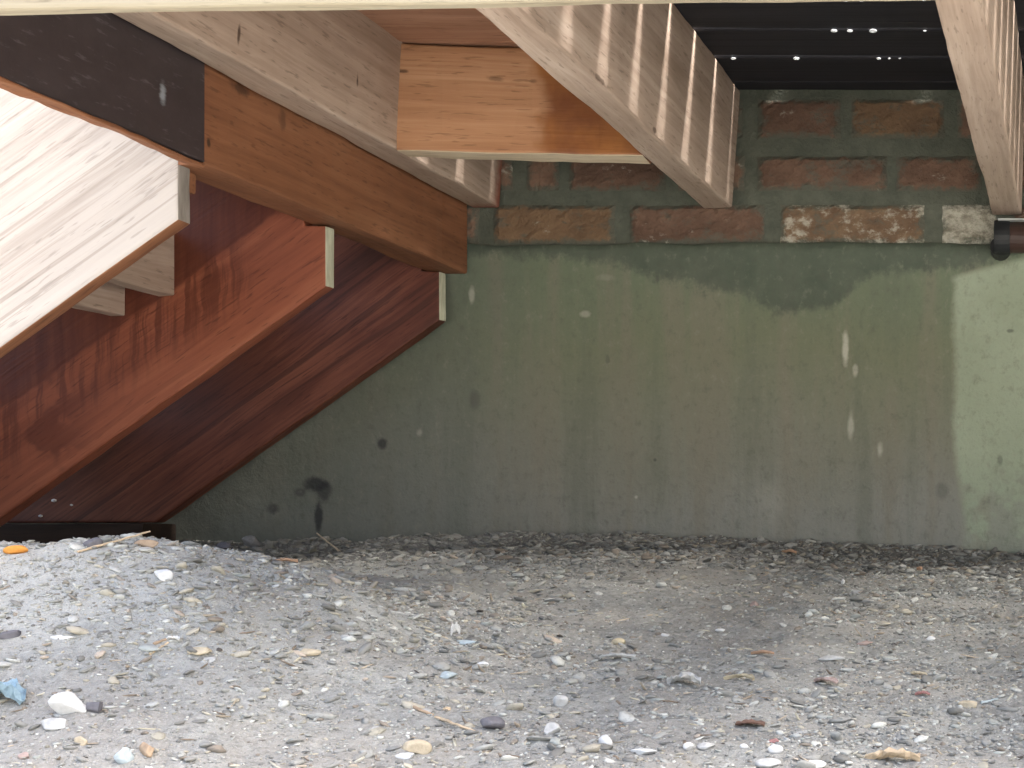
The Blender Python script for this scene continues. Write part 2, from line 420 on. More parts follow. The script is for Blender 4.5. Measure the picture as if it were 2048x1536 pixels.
def plain(name, colr, rough, spec=0.4, **kw):
    b = NB(name); p = b.pos(); n = b.noise(b.vmul(p, (50, 50, 50)), 1, 4)
    b.bsdf.inputs["Specular IOR Level"].default_value = spec
    for k, v in kw.items(): b.bsdf.inputs[k].default_value = v
    return b.out(b.mix(n, tuple(x * 0.75 for x in colr), tuple(x * 1.2 for x in colr)), rough, n, 0.0006, 0.3)
M['black_rubber'] = plain('black_rubber_collar', (0.012, 0.014, 0.016), 0.55)
M['pipe'] = plain('brown_plastic_pipe', (0.045, 0.024, 0.019), 0.5)
M['pipe_highlight'] = plain('painted_pipe_highlight', (0.45, 0.48, 0.47), 0.5)  # pale colour for the painted highlight on the pipe
M['steel'] = plain('rusty_nail_steel', (0.05, 0.03, 0.022), 0.6)
b = NB('whitened_water')
b.bsdf.inputs["Transmission Weight"].default_value = 0.5  # half white body colour stands in for the bright light in the drops
b.bsdf.inputs["IOR"].default_value = 1.33
b.bsdf.inputs["Specular IOR Level"].default_value = 0.5
M['water'] = b.out((0.95, 0.98, 1.0), 0.02)
M['flake'] = plain('white_flake', (0.75, 0.76, 0.78), 0.6)

# ------------------------------------------------------------------ ground
_gx = [-6, -2.0, -1.303, -1.08, -0.932, -0.857, -0.70, -0.56, -0.337, -0.079, 0.5, 6]
_gz = [-.03, -.03, -.022, -.018, -.011, -.007, -.010, -.0126, -.021, -.034, -.05, -.06]
def ground_z(X, Y, fine=True):
    X = np.asarray(X, float); Y = np.asarray(Y, float)
    d = np.maximum(2.6 - Y, 0)
    f = np.where(d < 1.5, d, 1.5 + 0.9 * (1 - np.exp(-np.maximum(d - 1.5, 0) / 0.9)))
    z = np.interp(X, _gx, _gz) - 0.166 * f
    z = z + 0.142 * np.exp(-(np.where(Y < 1.78, (Y - 1.78) / 0.25, (Y - 1.78) / 0.30)) ** 2) / (1 + np.exp((X + 0.78) / 0.085)) / (1 + np.exp(-(X + 1.75) / 0.1))
    edge = np.clip((2.62 - Y) / 0.12, 0.25, 1)
    z = z + edge * (0.008 * vnoise(X * 4 + 3, Y * 5, 1) + 0.012 * vnoise(X * 13, Y * 14, 2) + 0.006 * vnoise(X * 37, Y * 40, 3))
    # a clod of raised soil left of the middle and a low ridge of grit along the wall
    z = z + 0.012 * np.exp(-(((X + 0.78) / 0.07) ** 2 + ((Y - 1.86) / 0.05) ** 2))
    z = z + 0.006 * np.exp(-((Y - 2.585) / 0.035) ** 2) * (0.8 + 1.6 * vnoise(X * 30, Y * 4, 6))
    if fine:
        z = z + edge * (0.003 * vnoise(X * 110, Y * 110, 4) + 0.0018 * vnoise(X * 260, Y * 260, 5))
    return z

def axis_points(segments):
    out = [segments[0][0]]
    for (a, c, step) in segments:
        n = max(1, int(round((c - a) / step)))
        out += [a + (c - a) * (i + 1) / n for i in range(n)]
    return np.array(out)
gxs = axis_points([(-60, -10, 10), (-10, -2.2, 0.6), (-2.2, -1.6, 0.03), (-1.6, 0.1, 0.0045), (0.1, 0.6, 0.02), (0.6, 10, 0.6), (10, 60, 10)])
gys = axis_points([(-60, -8, 8), (-8, 0.9, 0.4), (0.9, 1.3, 0.02), (1.3, 2.62, 0.0045)])
GX, GY = np.meshgrid(gxs, gys)
GZ = ground_z(GX, GY)
nx, ny = len(gxs), len(gys)
idx = np.arange(nx * ny).reshape(ny, nx)
faces = np.stack([idx[:-1, :-1], idx[:-1, 1:], idx[1:, 1:], idx[1:, :-1]], -1).reshape(-1, 4)
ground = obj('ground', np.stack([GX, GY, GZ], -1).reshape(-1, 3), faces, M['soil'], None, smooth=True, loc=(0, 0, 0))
tag(ground, kind='structure')

def ground_hit(u, v):
    Y = np.arange(1.05, 2.6, 0.001)
    X = (u - VPX) / F_PX * Y
    zr = (VPY - v) / F_PX * Y
    hit = np.nonzero(ground_z(X, Y, False) >= zr)[0]
    i = hit[0] if len(hit) else len(Y) - 1
    return float(X[i]), float(Y[i]), float(ground_z(X[i], Y[i], False))

def ico(sub):
    bm = bmesh.new(); bmesh.ops.create_icosphere(bm, subdivisions=sub, radius=1.0)
    v = np.array([x.co[:] for x in bm.verts]); f = np.array([[w.index for w in x.verts] for x in bm.faces]); bm.free()
    return v, f
ICO1, ICO2, ICO3 = ico(1), ico(2), ico(3)

PAL = np.array([(.30, .30, .30), (.20, .20, .205), (.09, .088, .09), (.47, .47, .47), (.62, .62, .61), (.42, .37, .30), (.17, .125, .095), (.43, .34, .28), (.33, .35, .35), (.26, .24, .20)])
PALW = np.array([.25, .20, .13, .13, .05, .08, .05, .02, .05, .04])
def scatter(n, smin, smax, base, flat, ylim=(1.32, 2.6), seed=0, elong=0.25, dens=None, stretch=1.0, pal=None):
    bv, bf = base
    nv = len(bv)
    n = int(n * 1.24)
    x = RNG.uniform(-2.02, 0.06, n); y = RNG.uniform(*ylim, n)
    keep = np.abs((x - (-0.324 * y)) / y) < np.where(x < -0.324 * y, 0.62, 0.45)     # only the wedge round the view, a margin on both sides
    if dens is not None:
        keep &= RNG.uniform(0, 1, n) < dens(x, y)
    x, y = x[keep], y[keep]; n = len(x)
    s = smin * (smax / smin) ** (RNG.uniform(0, 1, n) ** 1.7)
    sc = np.stack([s * stretch * RNG.uniform(1 - elong, 1 + elong * 1.6, n), s * RNG.uniform(0.65, 1, n), s * RNG.uniform(flat * 0.6, flat * 1.3, n)], -1)
    pv = bv[None] * (1 + RNG.uniform(-0.24, 0.24, (n, nv, 1))) * sc[:, None]
    a = RNG.uniform(0, 2 * np.pi, n); t = RNG.normal(0, 0.28, n); q = RNG.normal(0, 0.28, n)
    pv = np.stack([pv[..., 0], pv[..., 1] * np.cos(t)[:, None] - pv[..., 2] * np.sin(t)[:, None], pv[..., 1] * np.sin(t)[:, None] + pv[..., 2] * np.cos(t)[:, None]], -1)
    pv = np.stack([pv[..., 0] * np.cos(q)[:, None] + pv[..., 2] * np.sin(q)[:, None], pv[..., 1], -pv[..., 0] * np.sin(q)[:, None] + pv[..., 2] * np.cos(q)[:, None]], -1)
    pv = np.stack([pv[..., 0] * np.cos(a)[:, None] - pv[..., 1] * np.sin(a)[:, None], pv[..., 0] * np.sin(a)[:, None] + pv[..., 1] * np.cos(a)[:, None], pv[..., 2]], -1)
    z = ground_z(x, y) + sc[:, 2] * RNG.uniform(-0.3, 0.6, n)
    pv += np.stack([x, y, z], -1)[:, None]
    col = PAL[RNG.choice(len(PAL), n, p=PALW / PALW.sum())] * RNG.uniform(0.85, 1.15, (n, 1))
    col = col * 0.85 + np.array([.37, .36, .338]) * 0.38
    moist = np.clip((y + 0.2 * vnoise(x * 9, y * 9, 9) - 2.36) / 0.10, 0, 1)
    if pal is not None: col = pal[RNG.integers(0, len(pal), n)] * RNG.uniform(0.75, 1.2, (n, 1))
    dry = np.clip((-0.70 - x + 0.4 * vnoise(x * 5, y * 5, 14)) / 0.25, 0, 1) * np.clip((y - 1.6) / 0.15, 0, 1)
    col = col + (np.array([.56, .55, .525]) - col) * (0.45 * dry)[:, None]  # stones on the left mound lightened too: open-sky brightness put into their colour
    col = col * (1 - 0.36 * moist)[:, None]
    col = col * np.array([0.95, 0.96, 0.90])
    fa = bf[None] + (np.arange(n) * nv)[:, None, None]
    return pv.reshape(-1, 3), fa.reshape(-1, 3), np.repeat(col, nv, 0)

def density(x, y):
    d = 0.35 + 1.1 * vnoise(x * 6, y * 6, 21) + 0.5 * vnoise(x * 20, y * 20, 22)
    d = d + 0.55 * np.clip((y - 2.3) / 0.12, 0, 1) + 0.30 * np.clip((1.75 - y) / 0.2, 0, 1)
    return np.clip(d, 0.10, 1)
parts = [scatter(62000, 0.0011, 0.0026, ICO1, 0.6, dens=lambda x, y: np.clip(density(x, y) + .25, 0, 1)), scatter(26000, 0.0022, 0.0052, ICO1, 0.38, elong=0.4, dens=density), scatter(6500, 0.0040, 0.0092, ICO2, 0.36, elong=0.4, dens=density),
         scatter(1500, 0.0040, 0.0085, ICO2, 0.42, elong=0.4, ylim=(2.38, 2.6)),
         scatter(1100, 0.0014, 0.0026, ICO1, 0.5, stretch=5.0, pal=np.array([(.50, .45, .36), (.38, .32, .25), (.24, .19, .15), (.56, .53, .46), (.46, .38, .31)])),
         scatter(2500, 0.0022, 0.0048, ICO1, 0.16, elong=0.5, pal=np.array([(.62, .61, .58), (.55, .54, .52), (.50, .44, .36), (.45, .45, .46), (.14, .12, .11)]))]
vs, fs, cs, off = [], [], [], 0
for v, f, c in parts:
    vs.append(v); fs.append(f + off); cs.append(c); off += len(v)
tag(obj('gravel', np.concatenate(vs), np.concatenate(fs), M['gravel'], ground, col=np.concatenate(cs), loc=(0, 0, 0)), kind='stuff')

# 260 larger stones, each its own object, sharing a few meshes
def stone_verts(base, sx, sy, sz, rough, rng, cuts=3):
    v, f = base
    v = v.copy()
    for _ in range(cuts):                        # chip flat facets off the ball
        n_ = rng.normal(0, 1, 3); n_ /= np.linalg.norm(n_)
        d = v @ n_; lim = rng.uniform(0.42, 0.8)
        v = v - np.outer(np.maximum(d - lim, 0), n_)
    v = v * (1 + rng.uniform(-rough, rough, (len(v), 1)))
    return v * np.array([sx, sy, sz]), f
stone_meshes = []
for k in range(20):
    v, f = stone_verts(ICO2, 1, RNG.uniform(.6, .9), RNG.uniform(.2, .4), 0.07, RNG, 9)
    cc = PAL[RNG.choice(len(PAL), p=PALW / PALW.sum())] * 0.58 + np.array([.185, .187, .172])
    stone_meshes.append(make_mesh('stone', v, f, M['gravel'], col=np.tile(cc, (len(v), 1))))
placed = 0
while placed < 260:
    y = RNG.uniform(1.38, 2.56); x = RNG.uniform(-1.5, 0.0)
    if abs((x + 0.324 * y) / y) > 0.33 or RNG.uniform() > density(x, y): continue
    o = bpy.data.objects.new('stone', stone_meshes[placed % len(stone_meshes)])
    s = 0.0052 * (2.0 ** (RNG.uniform() ** 1.7))
    o.scale = (s, s, s); o.rotation_euler = (RNG.normal(0, .25), RNG.normal(0, .25), RNG.uniform(0, 6.28))
    link(o, ground, (x, y, float(ground_z(x, y)) - s * 0.05))
    placed += 1

# ------------------------------------------------------------------ house wall
WY = 2.600
wall = empty('house_wall', (-0.6, WY + 0.1, -0.1), 'house wall of brown bricks above green stained cement render, behind the deck', 'wall')
def box_verts(x0, x1, y0, y1, z0, z1):
    v = [(x, y, z) for z in (z0, z1) for y in (y0, y1) for x in (x0, x1)]
    f = [(0, 2, 3, 1), (4, 5, 7, 6), (0, 1, 5, 4), (2, 6, 7, 3), (0, 4, 6, 2), (1, 3, 7, 5)]
    return v, f
v, f = box_verts(-6, 5, WY + 0.0065, WY + 0.25, -0.4, 3.2)
obj('mortar_backing', v, f, M['mortar'], wall)
# render: a thin slab with a slightly wavy face and an uneven upper edge
rx = axis_points([(-6, -1.7, 0.5), (-1.7, 0.3, 0.01), (0.3, 5, 0.5)]); rz = axis_points([(-0.4, -0.06, 0.1), (-0.06, 0.4265, 0.012)])
RX, RZ = np.meshgrid(rx, rz)
RZ = RZ + (RZ > 0.42) * 0.006 * vnoise(RX * 14, RX * 0, 31)
RY = WY + 0.004 * vnoise(RX * 5, RZ * 6, 32) + 0.0016 * vnoise(RX * 22, RZ * 25, 33)
n_, m_ = RX.shape
idx = np.arange(n_ * m_).reshape(n_, m_)
faces = np.stack([idx[:-1, :-1], idx[:-1, 1:], idx[1:, 1:], idx[1:, :-1]], -1).reshape(-1, 4)
V = np.stack([RX, RY, RZ], -1).reshape(-1, 3)
back = V[idx[-1]].copy(); back[:, 1] = WY + 0.0062
nb0 = len(V)
V = np.concatenate([V, back])
bi = np.arange(nb0, nb0 + m_)
faces = np.concatenate([faces, np.stack([idx[-1, :-1], idx[-1, 1:], bi[1:], bi[:-1]], -1)])
obj('cement_render', V, faces, M['render'], wall, smooth=True)

def brick(x0, x1, z0, z1, mat):
    """a worn block: bevelled, with knocked corners"""
    w, h, d = (x1 - x0), (z1 - z0), 0.05
    n1, n2 = max(6, int(w / 0.009)), 8
    rng = np.random.default_rng(int(abs(x0 * 7919 + z0 * 104729) * 1000) % 99991)
    vs_, fs_, gc_ = [], [], []
    gu = np.linspace(0, 1, n1 + 1); gw = np.linspace(0, 1, n2 + 1)
    for j, w_ in enumerate(gw):
        for i, u_ in enumerate(gu):
            e = min(u_ * w, (1 - u_) * w, w_ * h, (1 - w_) * h)
            jit = rng.uniform(-1, 1, 2) * 0.0012
            vs_.append((x0 + u_ * w + jit[0], WY + 0.0015 + (0.004 if e < 1e-6 else 0) + rng.uniform(-.0012, .0012), z0 + w_ * h + jit[1]))
            gc_.append((e, 0, 0))
    for j in range(n2):
        for i in range(n1):
            a = j * (n1 + 1) + i
            fs_.append((a, a + 1, a + n1 + 2, a + n1 + 1))
    rim = [i for i in range(n1 + 1)] + [(j + 1) * (n1 + 1) - 1 for j in range(1, n2 + 1)] + [n2 * (n1 + 1) + i for i in range(n1 - 1, -1, -1)] + [j * (n1 + 1) for j in range(n2 - 1, 0, -1)]
    k0 = len(vs_)
    for r_ in rim: vs_.append((vs_[r_][0], WY + d, vs_[r_][2])); gc_.append((0, 0, 0))
    for i in range(len(rim)):
        j = (i + 1) % len(rim)
        fs_.append((rim[j], rim[i], k0 + i, k0 + j))
    obj('brick', vs_, fs_, M[mat], wall, gco=gc_)
rows = [
    (409, 486, [(700, 955, 'brick'), (985, 1228, 'brick_ochre'), (1258, 1528, 'brick'), (1560, 1848, 'brick_white'), (1884, 1992, 'brick_lime'), (2024, 2290, 'brick'), (2320, 2590, 'brick_ochre'), (400, 670, 'brick'), (100, 370, 'brick')]),
    (311, 380, [(840, 1022, 'brick'), (1052, 1116, 'brick'), (1136, 1330, 'brick'), (1356, 1488, 'brick'), (1514, 1774, 'brick'), (1792, 1962, 'brick'), (1990, 2250, 'brick'), (2280, 2540, 'brick_ochre'), (550, 810, 'brick')]),
    (197, 275, [(900, 1150, 'brick'), (1180, 1484, 'brick'), (1514, 1680, 'brick'), (1702, 1888, 'brick_ochre'), (1914, 2140, 'brick'), (2170, 2440, 'brick'), (610, 870, 'brick')]),
    (94, 170, [(1000, 1260, 'brick'), (1290, 1560, 'brick'), (1590, 1850, 'brick'), (1880, 2140, 'brick'), (2170, 2440, 'brick')]),
]
for (va, vb, row) in rows:
    for (ua, ub, mt) in row:
        xa, _, zb_ = px(ua, vb, WY); xb, _, zt_ = px(ub, va, WY)
        brick(xa, xb, zb_, zt_, mt)
# the courses carry on past the frame: further left beside the stairs, and up above the deck
brng = random.Random(4)
kinds = ['brick', 'brick', 'brick', 'brick_ochre', 'brick_white']
for k, (va, vb, row) in enumerate(rows):
    x = px(min(r[0] for r in row), vb, WY)[0] - 0.022
    while x > -2.5:
        w = brng.uniform(0.185, 0.215)
        brick(x - w, x, px(0, vb, WY)[2], px(0, va, WY)[2], brng.choice(kinds))
        x -= w + 0.022
for k in range(6):
    z0 = 0.742 + k * 0.0795
    x = 0.35 - 0.11 * (k % 2)
    while x > -2.5:
        w = brng.uniform(0.19, 0.215)
        brick(x - w, x, z0, z0 + 0.058, brng.choice(kinds))
        x -= w + 0.022

# ------------------------------------------------------------------ timber
def beam(name, parent, mat, axis, t0, t1, a0, a1, b0, b1, lean=0.0, skew=0.0, rise=0.0, bev=0.003, amp=0.0011, mats_end=None, mat_bot=None, step=0.025, seed=None):
    """a sawn board: a rounded section swept along 'x' or 'y', edges a little uneven; lean shifts the top sideways, skew turns it"""
    seed = seed if seed is not None else random.randint(0, 9999)
    n = max(2, int((t1 - t0) / step))
    T = np.linspace(t0, t1, n + 1)
    sec = []
    for (ca, cb, s0) in ((a1 - bev, b1 - bev, 0), (a0 + bev, b1 - bev, 90), (a0 + bev, b0 + bev, 180), (a1 - bev, b0 + bev, 270)):
        for k in (0, 45, 90):
            sec.append((ca + bev * math.cos(R(s0 + k)), cb + bev * math.sin(R(s0 + k))))
    sec = np.array(sec); m = len(sec)
    V = np.zeros((n + 1, m, 3))
    for j in range(m):
        a = sec[j, 0] + amp * 2 * (vnoise(T * 9, T * 0 + (j // 3), seed) + 0.5 * vnoise(T * 45, T * 0 + (j // 3) + 9, seed))
        c = sec[j, 1] + amp * 2 * (vnoise(T * 9, T * 0 + (j // 3) + 20, seed) + 0.5 * vnoise(T * 45, T * 0 + (j // 3) + 29, seed))
        V[:, j, 0], V[:, j, 1], V[:, j, 2] = T, a, c
    g = V.copy().reshape(-1, 3)
    g[:, 1] -= (a0 + a1) / 2 - 0.17; g[:, 2] -= (b0 + b1) / 2; g += seed % 17
    tt, aa, bb = V[..., 0], V[..., 1], V[..., 2]
    fr = (bb - b0) / (b1 - b0)
    if axis == 'y': W = np.stack([aa + lean * fr, tt, bb], -1)
    else: W = np.stack([tt, aa + lean * fr + skew * (tt - t0), bb + rise * (tt - t0)], -1)
    W = W.reshape(-1, 3)
    fs_ = []
    for i in range(n):
        for j in range(m):
            k = (j + 1) % m
            q = (i * m + j, i * m + k, (i + 1) * m + k, (i + 1) * m + j)
            fs_.append(q if axis == 'y' else q[::-1])
    cap0, cap1 = tuple(range(m)), tuple(n * m + j for j in range(m))
    fs_ += [cap0[::-1], cap1] if axis == 'y' else [cap0, cap1[::-1]]
    mi = [0] * (len(fs_) - 2) + ([1, 1] if mats_end else [0, 0])
    ml = [mat, mats_end or mat]
    if mat_bot:
        ml.append(mat_bot)
        for i in range(n):
            for j in (7, 8, 9): mi[i * m + j] = 2
    return obj(name, W, fs_, ml, parent, gco=g, mat_idx=mi)

deck = empty('deck', (-0.4, 2.0, 0.47), 'raised wooden deck seen from below, its pale joists running to the brick wall', 'deck')
ZJ, ZD = 0.480, 0.655                              # underside of joists, underside of deck boards
beam('joist', deck, M['joist_red'], 'y', 1.300, 2.594, -0.898, -0.856, ZJ, ZD - .001, lean=0.010, seed=101)["label"] = 'pale joist with red stained far end beside the brown beam'
beam('joist', deck, M['joist'], 'y', 1.300, 2.594, -0.554, -0.512, ZJ - .001, ZD - .001, lean=0.013, seed=102)["label"] = 'pale joist at the right end of the orange blocking board'
beam('joist', deck, M['joist'], 'y', 1.300, 2.594, -0.1255, -0.083, ZJ - .012, ZD - .001, lean=0.006, seed=103)["label"] = 'pale joist at the right edge, above the brown pipe'
for xj in (0.32, 0.74, 1.16):
    beam('joist', deck, M['joist'], 'y', 1.300, 2.594, xj, xj + 0.043, ZJ, ZD - .001)
beam('blocking_board', deck, M['blocking'], 'x', -0.8545, -0.5555, 2.199, 2.241, 0.4785, 0.6135, skew=0.13, seed=105, amp=0.0016, mat_bot=M['pale_pine'])["label"] = 'orange pine blocking board with a wet darker right corner'
beam('soffit_board', deck, M['soffit'], 'x', -0.851, -0.549, 1.302, 2.198, 0.615, 0.640, seed=106)["label"] = 'red brown board under the deck between two joists'
beam('soffit_board', deck, M['soffit'], 'x', -0.851, -0.549, 2.200, 2.262, 0.6155, 0.6398, seed=107)
tb = beam('trimmer_beam', deck, M['beam'], 'y', 1.812, 2.592, -0.9535, -0.9035, 0.380, 0.60, seed=108, amp=0.0014)
tb["label"] = 'deep brown stained beam along the left side, carried on by a dark panel'
ds = beam('dark_panel', tb, M['sheet'], 'y', 1.302, 1.8105, -0.9125, -0.9025, 0.3815, 0.598, bev=0.001, amp=0.0005, seed=109)
ds["label"] = 'dark grey panel with a pale smear at the near end of the brown beam'
beam('edge_lath', tb, M['beam'], 'y', 1.302, 1.8105, -0.9135, -0.9015, 0.3765, 0.3812, bev=0.0015, amp=0.0016, seed=112, step=0.008)
beam('cross_batten', deck, M['beam'], 'x', -1.06, -0.936, 1.838, 1.858, 0.3575, 0.3785, seed=110)
beam('fascia_board', deck, M['cream'], 'x', -0.915, 1.6, 1.280, 1.296, 0.3793, 0.69, seed=111, amp=0.0007, rise=0.016)["label"] = 'cream coloured front board along the top of the picture'
PITCH = 0.1335
y1 = 2.6015
edges = [2.553 - PITCH * k for k in range(10)]       # gap centres
half = [0.002] + [0.005] * 9                        # the joint next to the wall is almost closed
tops = [y1] + [e - h for e, h in zip(edges, half)]
bots = [e + h for e, h in zip(edges, half)] + [1.235]
for k in range(len(bots)):
    if tops[k] - bots[k] < 0.02: continue
    beam('deck_board', deck, M['deck'], 'x', -0.912, 1.6, bots[k], tops[k], ZD, ZD + 0.022, seed=200 + k, amp=0.0006, step=0.1)
# water hanging from the board edges
def drop(u, v, w):
    Y = 0.650 * F_PX / (VPY - v)
    x, y, z = px(u, v, Y)
    e = min(edges, key=lambda q: abs(q - Y))
    r = w / 2 * 0.95 * Y / F_PX
    V, Fc = ICO3
    V = V.copy() * np.array([r * 1.1, r, r * 0.5]); V[:, 2] = np.where(V[:, 2] > 0, V[:, 2] * 1.0, V[:, 2])
    obj('water_drop', V + np.array([x, e, ZD - 0.0018]), Fc, M['water'], deck, smooth=True)
for (u, v, w) in ((1694, 10, 13), (1725, 10, 13), (1848, 5, 9), (1669, 69, 13), (1700, 68, 11), (1747, 69, 15), (1850, 68, 7), (1592, 121, 12), (1757, 121, 9), (1467, 122, 10), (1777, 118, 6), (1798, 118, 5)):
    drop(u, v, w)

# ------------------------------------------------------------------ stairs
stairs = empty('staircase', (-1.35, 2.15, -0.06), 'wooden staircase going down to the left beside the deck', 'staircase')
SL = 0.713
def stringer(y0, y1, xe, zl, zh, mat, seed, foot=-0.01, label=None, under=None, end=None, notch=True):
    """cut board: vertical end under the beam, notched round the beam, horizontal foot"""
    xf0 = xe - (zl - foot) / SL                       # where the lower edge meets the foot
    zt = 0.61
    xt = -0.975
    w = 0.345
    xf1 = xe - (zl + w - foot) / SL
    poly = [(xe, zl), (xe, zh), (-0.9565, zh), (-0.9565, zt), (xe + (zt - zl - w) / SL, zt), (xf1, foot), (xf0, foot)]
    if not notch: poly = [(xe, zl), (xe, zt)] + poly[4:]
    poly = poly[::-1]
    bm = bmesh.new()
    vs_ = [bm.verts.new((x, y0, z)) for x, z in poly]
    fc = bm.faces.new(vs_)
    ret = bmesh.ops.extrude_face_region(bm, geom=[fc])
    bmesh.ops.translate(bm, vec=(0, y1 - y0, 0), verts=[e for e in ret['geom'] if isinstance(e, bmesh.types.BMVert)])
    bmesh.ops.recalc_face_normals(bm, faces=bm.faces[:])
    bmesh.ops.bevel(bm, geom=bm.edges[:], offset=0.0028, segments=2, affect='EDGES', profile=0.6)
    bmesh.ops.subdivide_edges(bm, edges=[e for e in bm.edges if e.calc_length() > 0.1], cuts=14)
    bmesh.ops.triangulate(bm, faces=[f_ for f_ in bm.faces if len(f_.verts) > 4])
    V = np.array([v_.co[:] for v_ in bm.verts]); Fc = [[w_.index for w_ in f_.verts] for f_ in bm.faces]
    nrm = np.array([f_.normal[:] for f_ in bm.faces])
    bm.free()
    wob = 0.0016 * vnoise(V[:, 0] * 30, V[:, 1] * 50, seed) + 0.0010 * vnoise(V[:, 0] * 90, V[:, 2] * 90, seed + 1)
    V[:, 2] += wob; V[:, 0] += 0.0014 * vnoise(V[:, 2] * 45, V[:, 1] * 60, seed + 2)
    ca, sa = math.cos(math.atan(SL)), math.sin(math.atan(SL))
    g = np.stack([V[:, 0] * ca + V[:, 2] * sa, -V[:, 0] * sa + V[:, 2] * ca, V[:, 1]], -1) + seed
    cen = np.array([V[f_].mean(axis=0) for f_ in Fc])
    mi = ((nrm[:, 0] > 0.7) & (cen[:, 0] > xe - 0.008)).astype(int)
    mi[(nrm[:, 2] < -0.5)] = 2
    o = obj('stringer', V, Fc, [mat, end or M['end'], under or mat], stairs, gco=g, mat_idx=mi)
    if label: o["label"] = label
    return o
E1 = px(357, 440, 1.811); E2 = px(652, 572, 2.167); E3 = px(879, 640, 2.553)
s1 = stringer(1.811, 1.836, E1[0], E1[2], 0.379, M['fresh'], 3, under=M['beam'], end=M['shaded_end'], notch=False, label='pale bare wood stringer nearest the front, brightly lit')
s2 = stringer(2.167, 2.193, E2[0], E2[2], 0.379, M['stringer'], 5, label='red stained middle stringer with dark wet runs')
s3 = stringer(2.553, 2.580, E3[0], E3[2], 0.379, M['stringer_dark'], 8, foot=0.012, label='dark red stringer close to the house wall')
for (x1_, zt_) in ((-0.962, 0.515), (-1.2005, 0.36), (-1.43, 0.20), (-1.66, 0.045)):
    for (ya, yb) in ((1.8375, 2.1655), (2.1945, 2.5515)):
        beam('tread', stairs, M['stringer'], 'y', ya, yb, x1_ - 0.24, x1_, zt_ - 0.03, zt_, seed=int(300 + abs(x1_) * 100))
beam('batten', stairs, M['joist'], 'y', 1.8375, 2.1655, -1.137, -1.117, 0.291, 0.372, seed=321, bev=.002)
beam('batten', stairs, M['joist'], 'y', 1.8375, 2.1655, -1.198, -1.178, 0.266, 0.355, seed=322, bev=.002)
beam('foot_bearer', stairs, M['dark_timber'], 'x', -2.3, -1.335, 2.50, 2.592, -0.10, 0.0105, seed=323)["label"] = 'near black timber bearer on the ground under the stairs'
for (u, v, w) in ((107, 1001, 12), (142, 1010, 7), (80, 1032, 10)):
    x, y, z = px(u, v, 2.551)
    r = w / 2 / 1372
    V, Fc = ICO1
    obj('white_flake', V * np.array([r, 0.0018, r * 0.6]) + np.array([x, 2.5522, z]), Fc, M['flake'], s3)

# ------------------------------------------------------------------ pipe at the right edge
def tube(p0, p1, r, seg=20, rings=2, rfun=None):
    p0, p1 = np.array(p0, float), np.array(p1, float)
    d = p1 - p0; L = np.linalg.norm(d); d /= L
    up = np.array([0, 0, 1.0]) if abs(d[2]) < 0.9 else np.array([1.0, 0, 0])
    a = np.cross(d, up); a /= np.linalg.norm(a); c = np.cross(a, d)
    V, Fc = [], []
    for i in range(rings + 1):
        t = i / rings; rr = r if rfun is None else rfun(t)
        for j in range(seg):
            th = 2 * math.pi * j / seg
            V.append(p0 + d * L * t + rr * (a * math.cos(th) + c * math.sin(th)))
    for i in range(rings):
        for j in range(seg):
            k = (j + 1) % seg
            Fc.append((i * seg + j, i * seg + k, (i + 1) * seg + k, (i + 1) * seg + j)[::-1])
    Fc.append(tuple(range(seg))); Fc.append(tuple(rings * seg + j for j in range(seg))[::-1])
    return V, Fc
PY, PZ = 2.570, 0.4305
pipe = empty('waste_pipe', (-0.09, PY, PZ - 0.03), 'brown plastic pipe with black rubber collar on the wall at the right edge', 'pipe')
V, Fc = tube((-0.106, PY, PZ), (0.9, PY, PZ - 0.012), 0.0222, 24, 6)
obj('pipe', V, Fc, M['pipe'], pipe, smooth=False)
V, Fc = tube((-0.121, PY, PZ), (-0.098, PY, PZ), 0.0265, 24, 8, lambda t: 0.0225 + 0.0045 * math.sin(math.pi * min(1, 0.12 + t * 0.8)) ** 0.5)
obj('rubber_collar', V, Fc, M['black_rubber'], pipe)
V, Fc = tube((-0.1135, PY + 0.002, PZ - .012), (-0.1135, 2.612, PZ - .016), 0.0145, 18, 3)
obj('wall_elbow', V, Fc, M['black_rubber'], pipe)
v, f = box_verts(-0.115, 0.30, PY - 0.026, PY - 0.006, PZ + 0.0222, PZ + 0.0242)
obj('highlight_strip', v, f, M['pipe_highlight'], pipe)  # added strip standing in for the highlight along the pipe top

# ------------------------------------------------------------------ loose things lying on the ground
def lay_stone(u, v, w, h, colr, label, cat='stone', name='loose_stone', rz=0.0, cuts=6, flat=0.75, tilt=0.0, seed=1):
    x, y, z = ground_hit(u, v + h * 0.35)
    k = y / F_PX
    rng = np.random.default_rng(seed + int(u) * 31 + int(v))
    V, Fc = stone_verts(ICO3, 1, 1, 1, 0.03, rng, cuts)
    V = V * np.array([w * k / 2, w * k / 2 * flat, h * k / 2])
    for ax, an in (('X', tilt), ('Z', rz)):
        V = V @ np.array(Matrix.Rotation(an, 3, ax)).T
    V = V + np.array([x, y + w * k * 0.15, z + h * k * 0.33])
    return tag(obj(name, V, Fc, M['l_' + colr], None), label, cat)

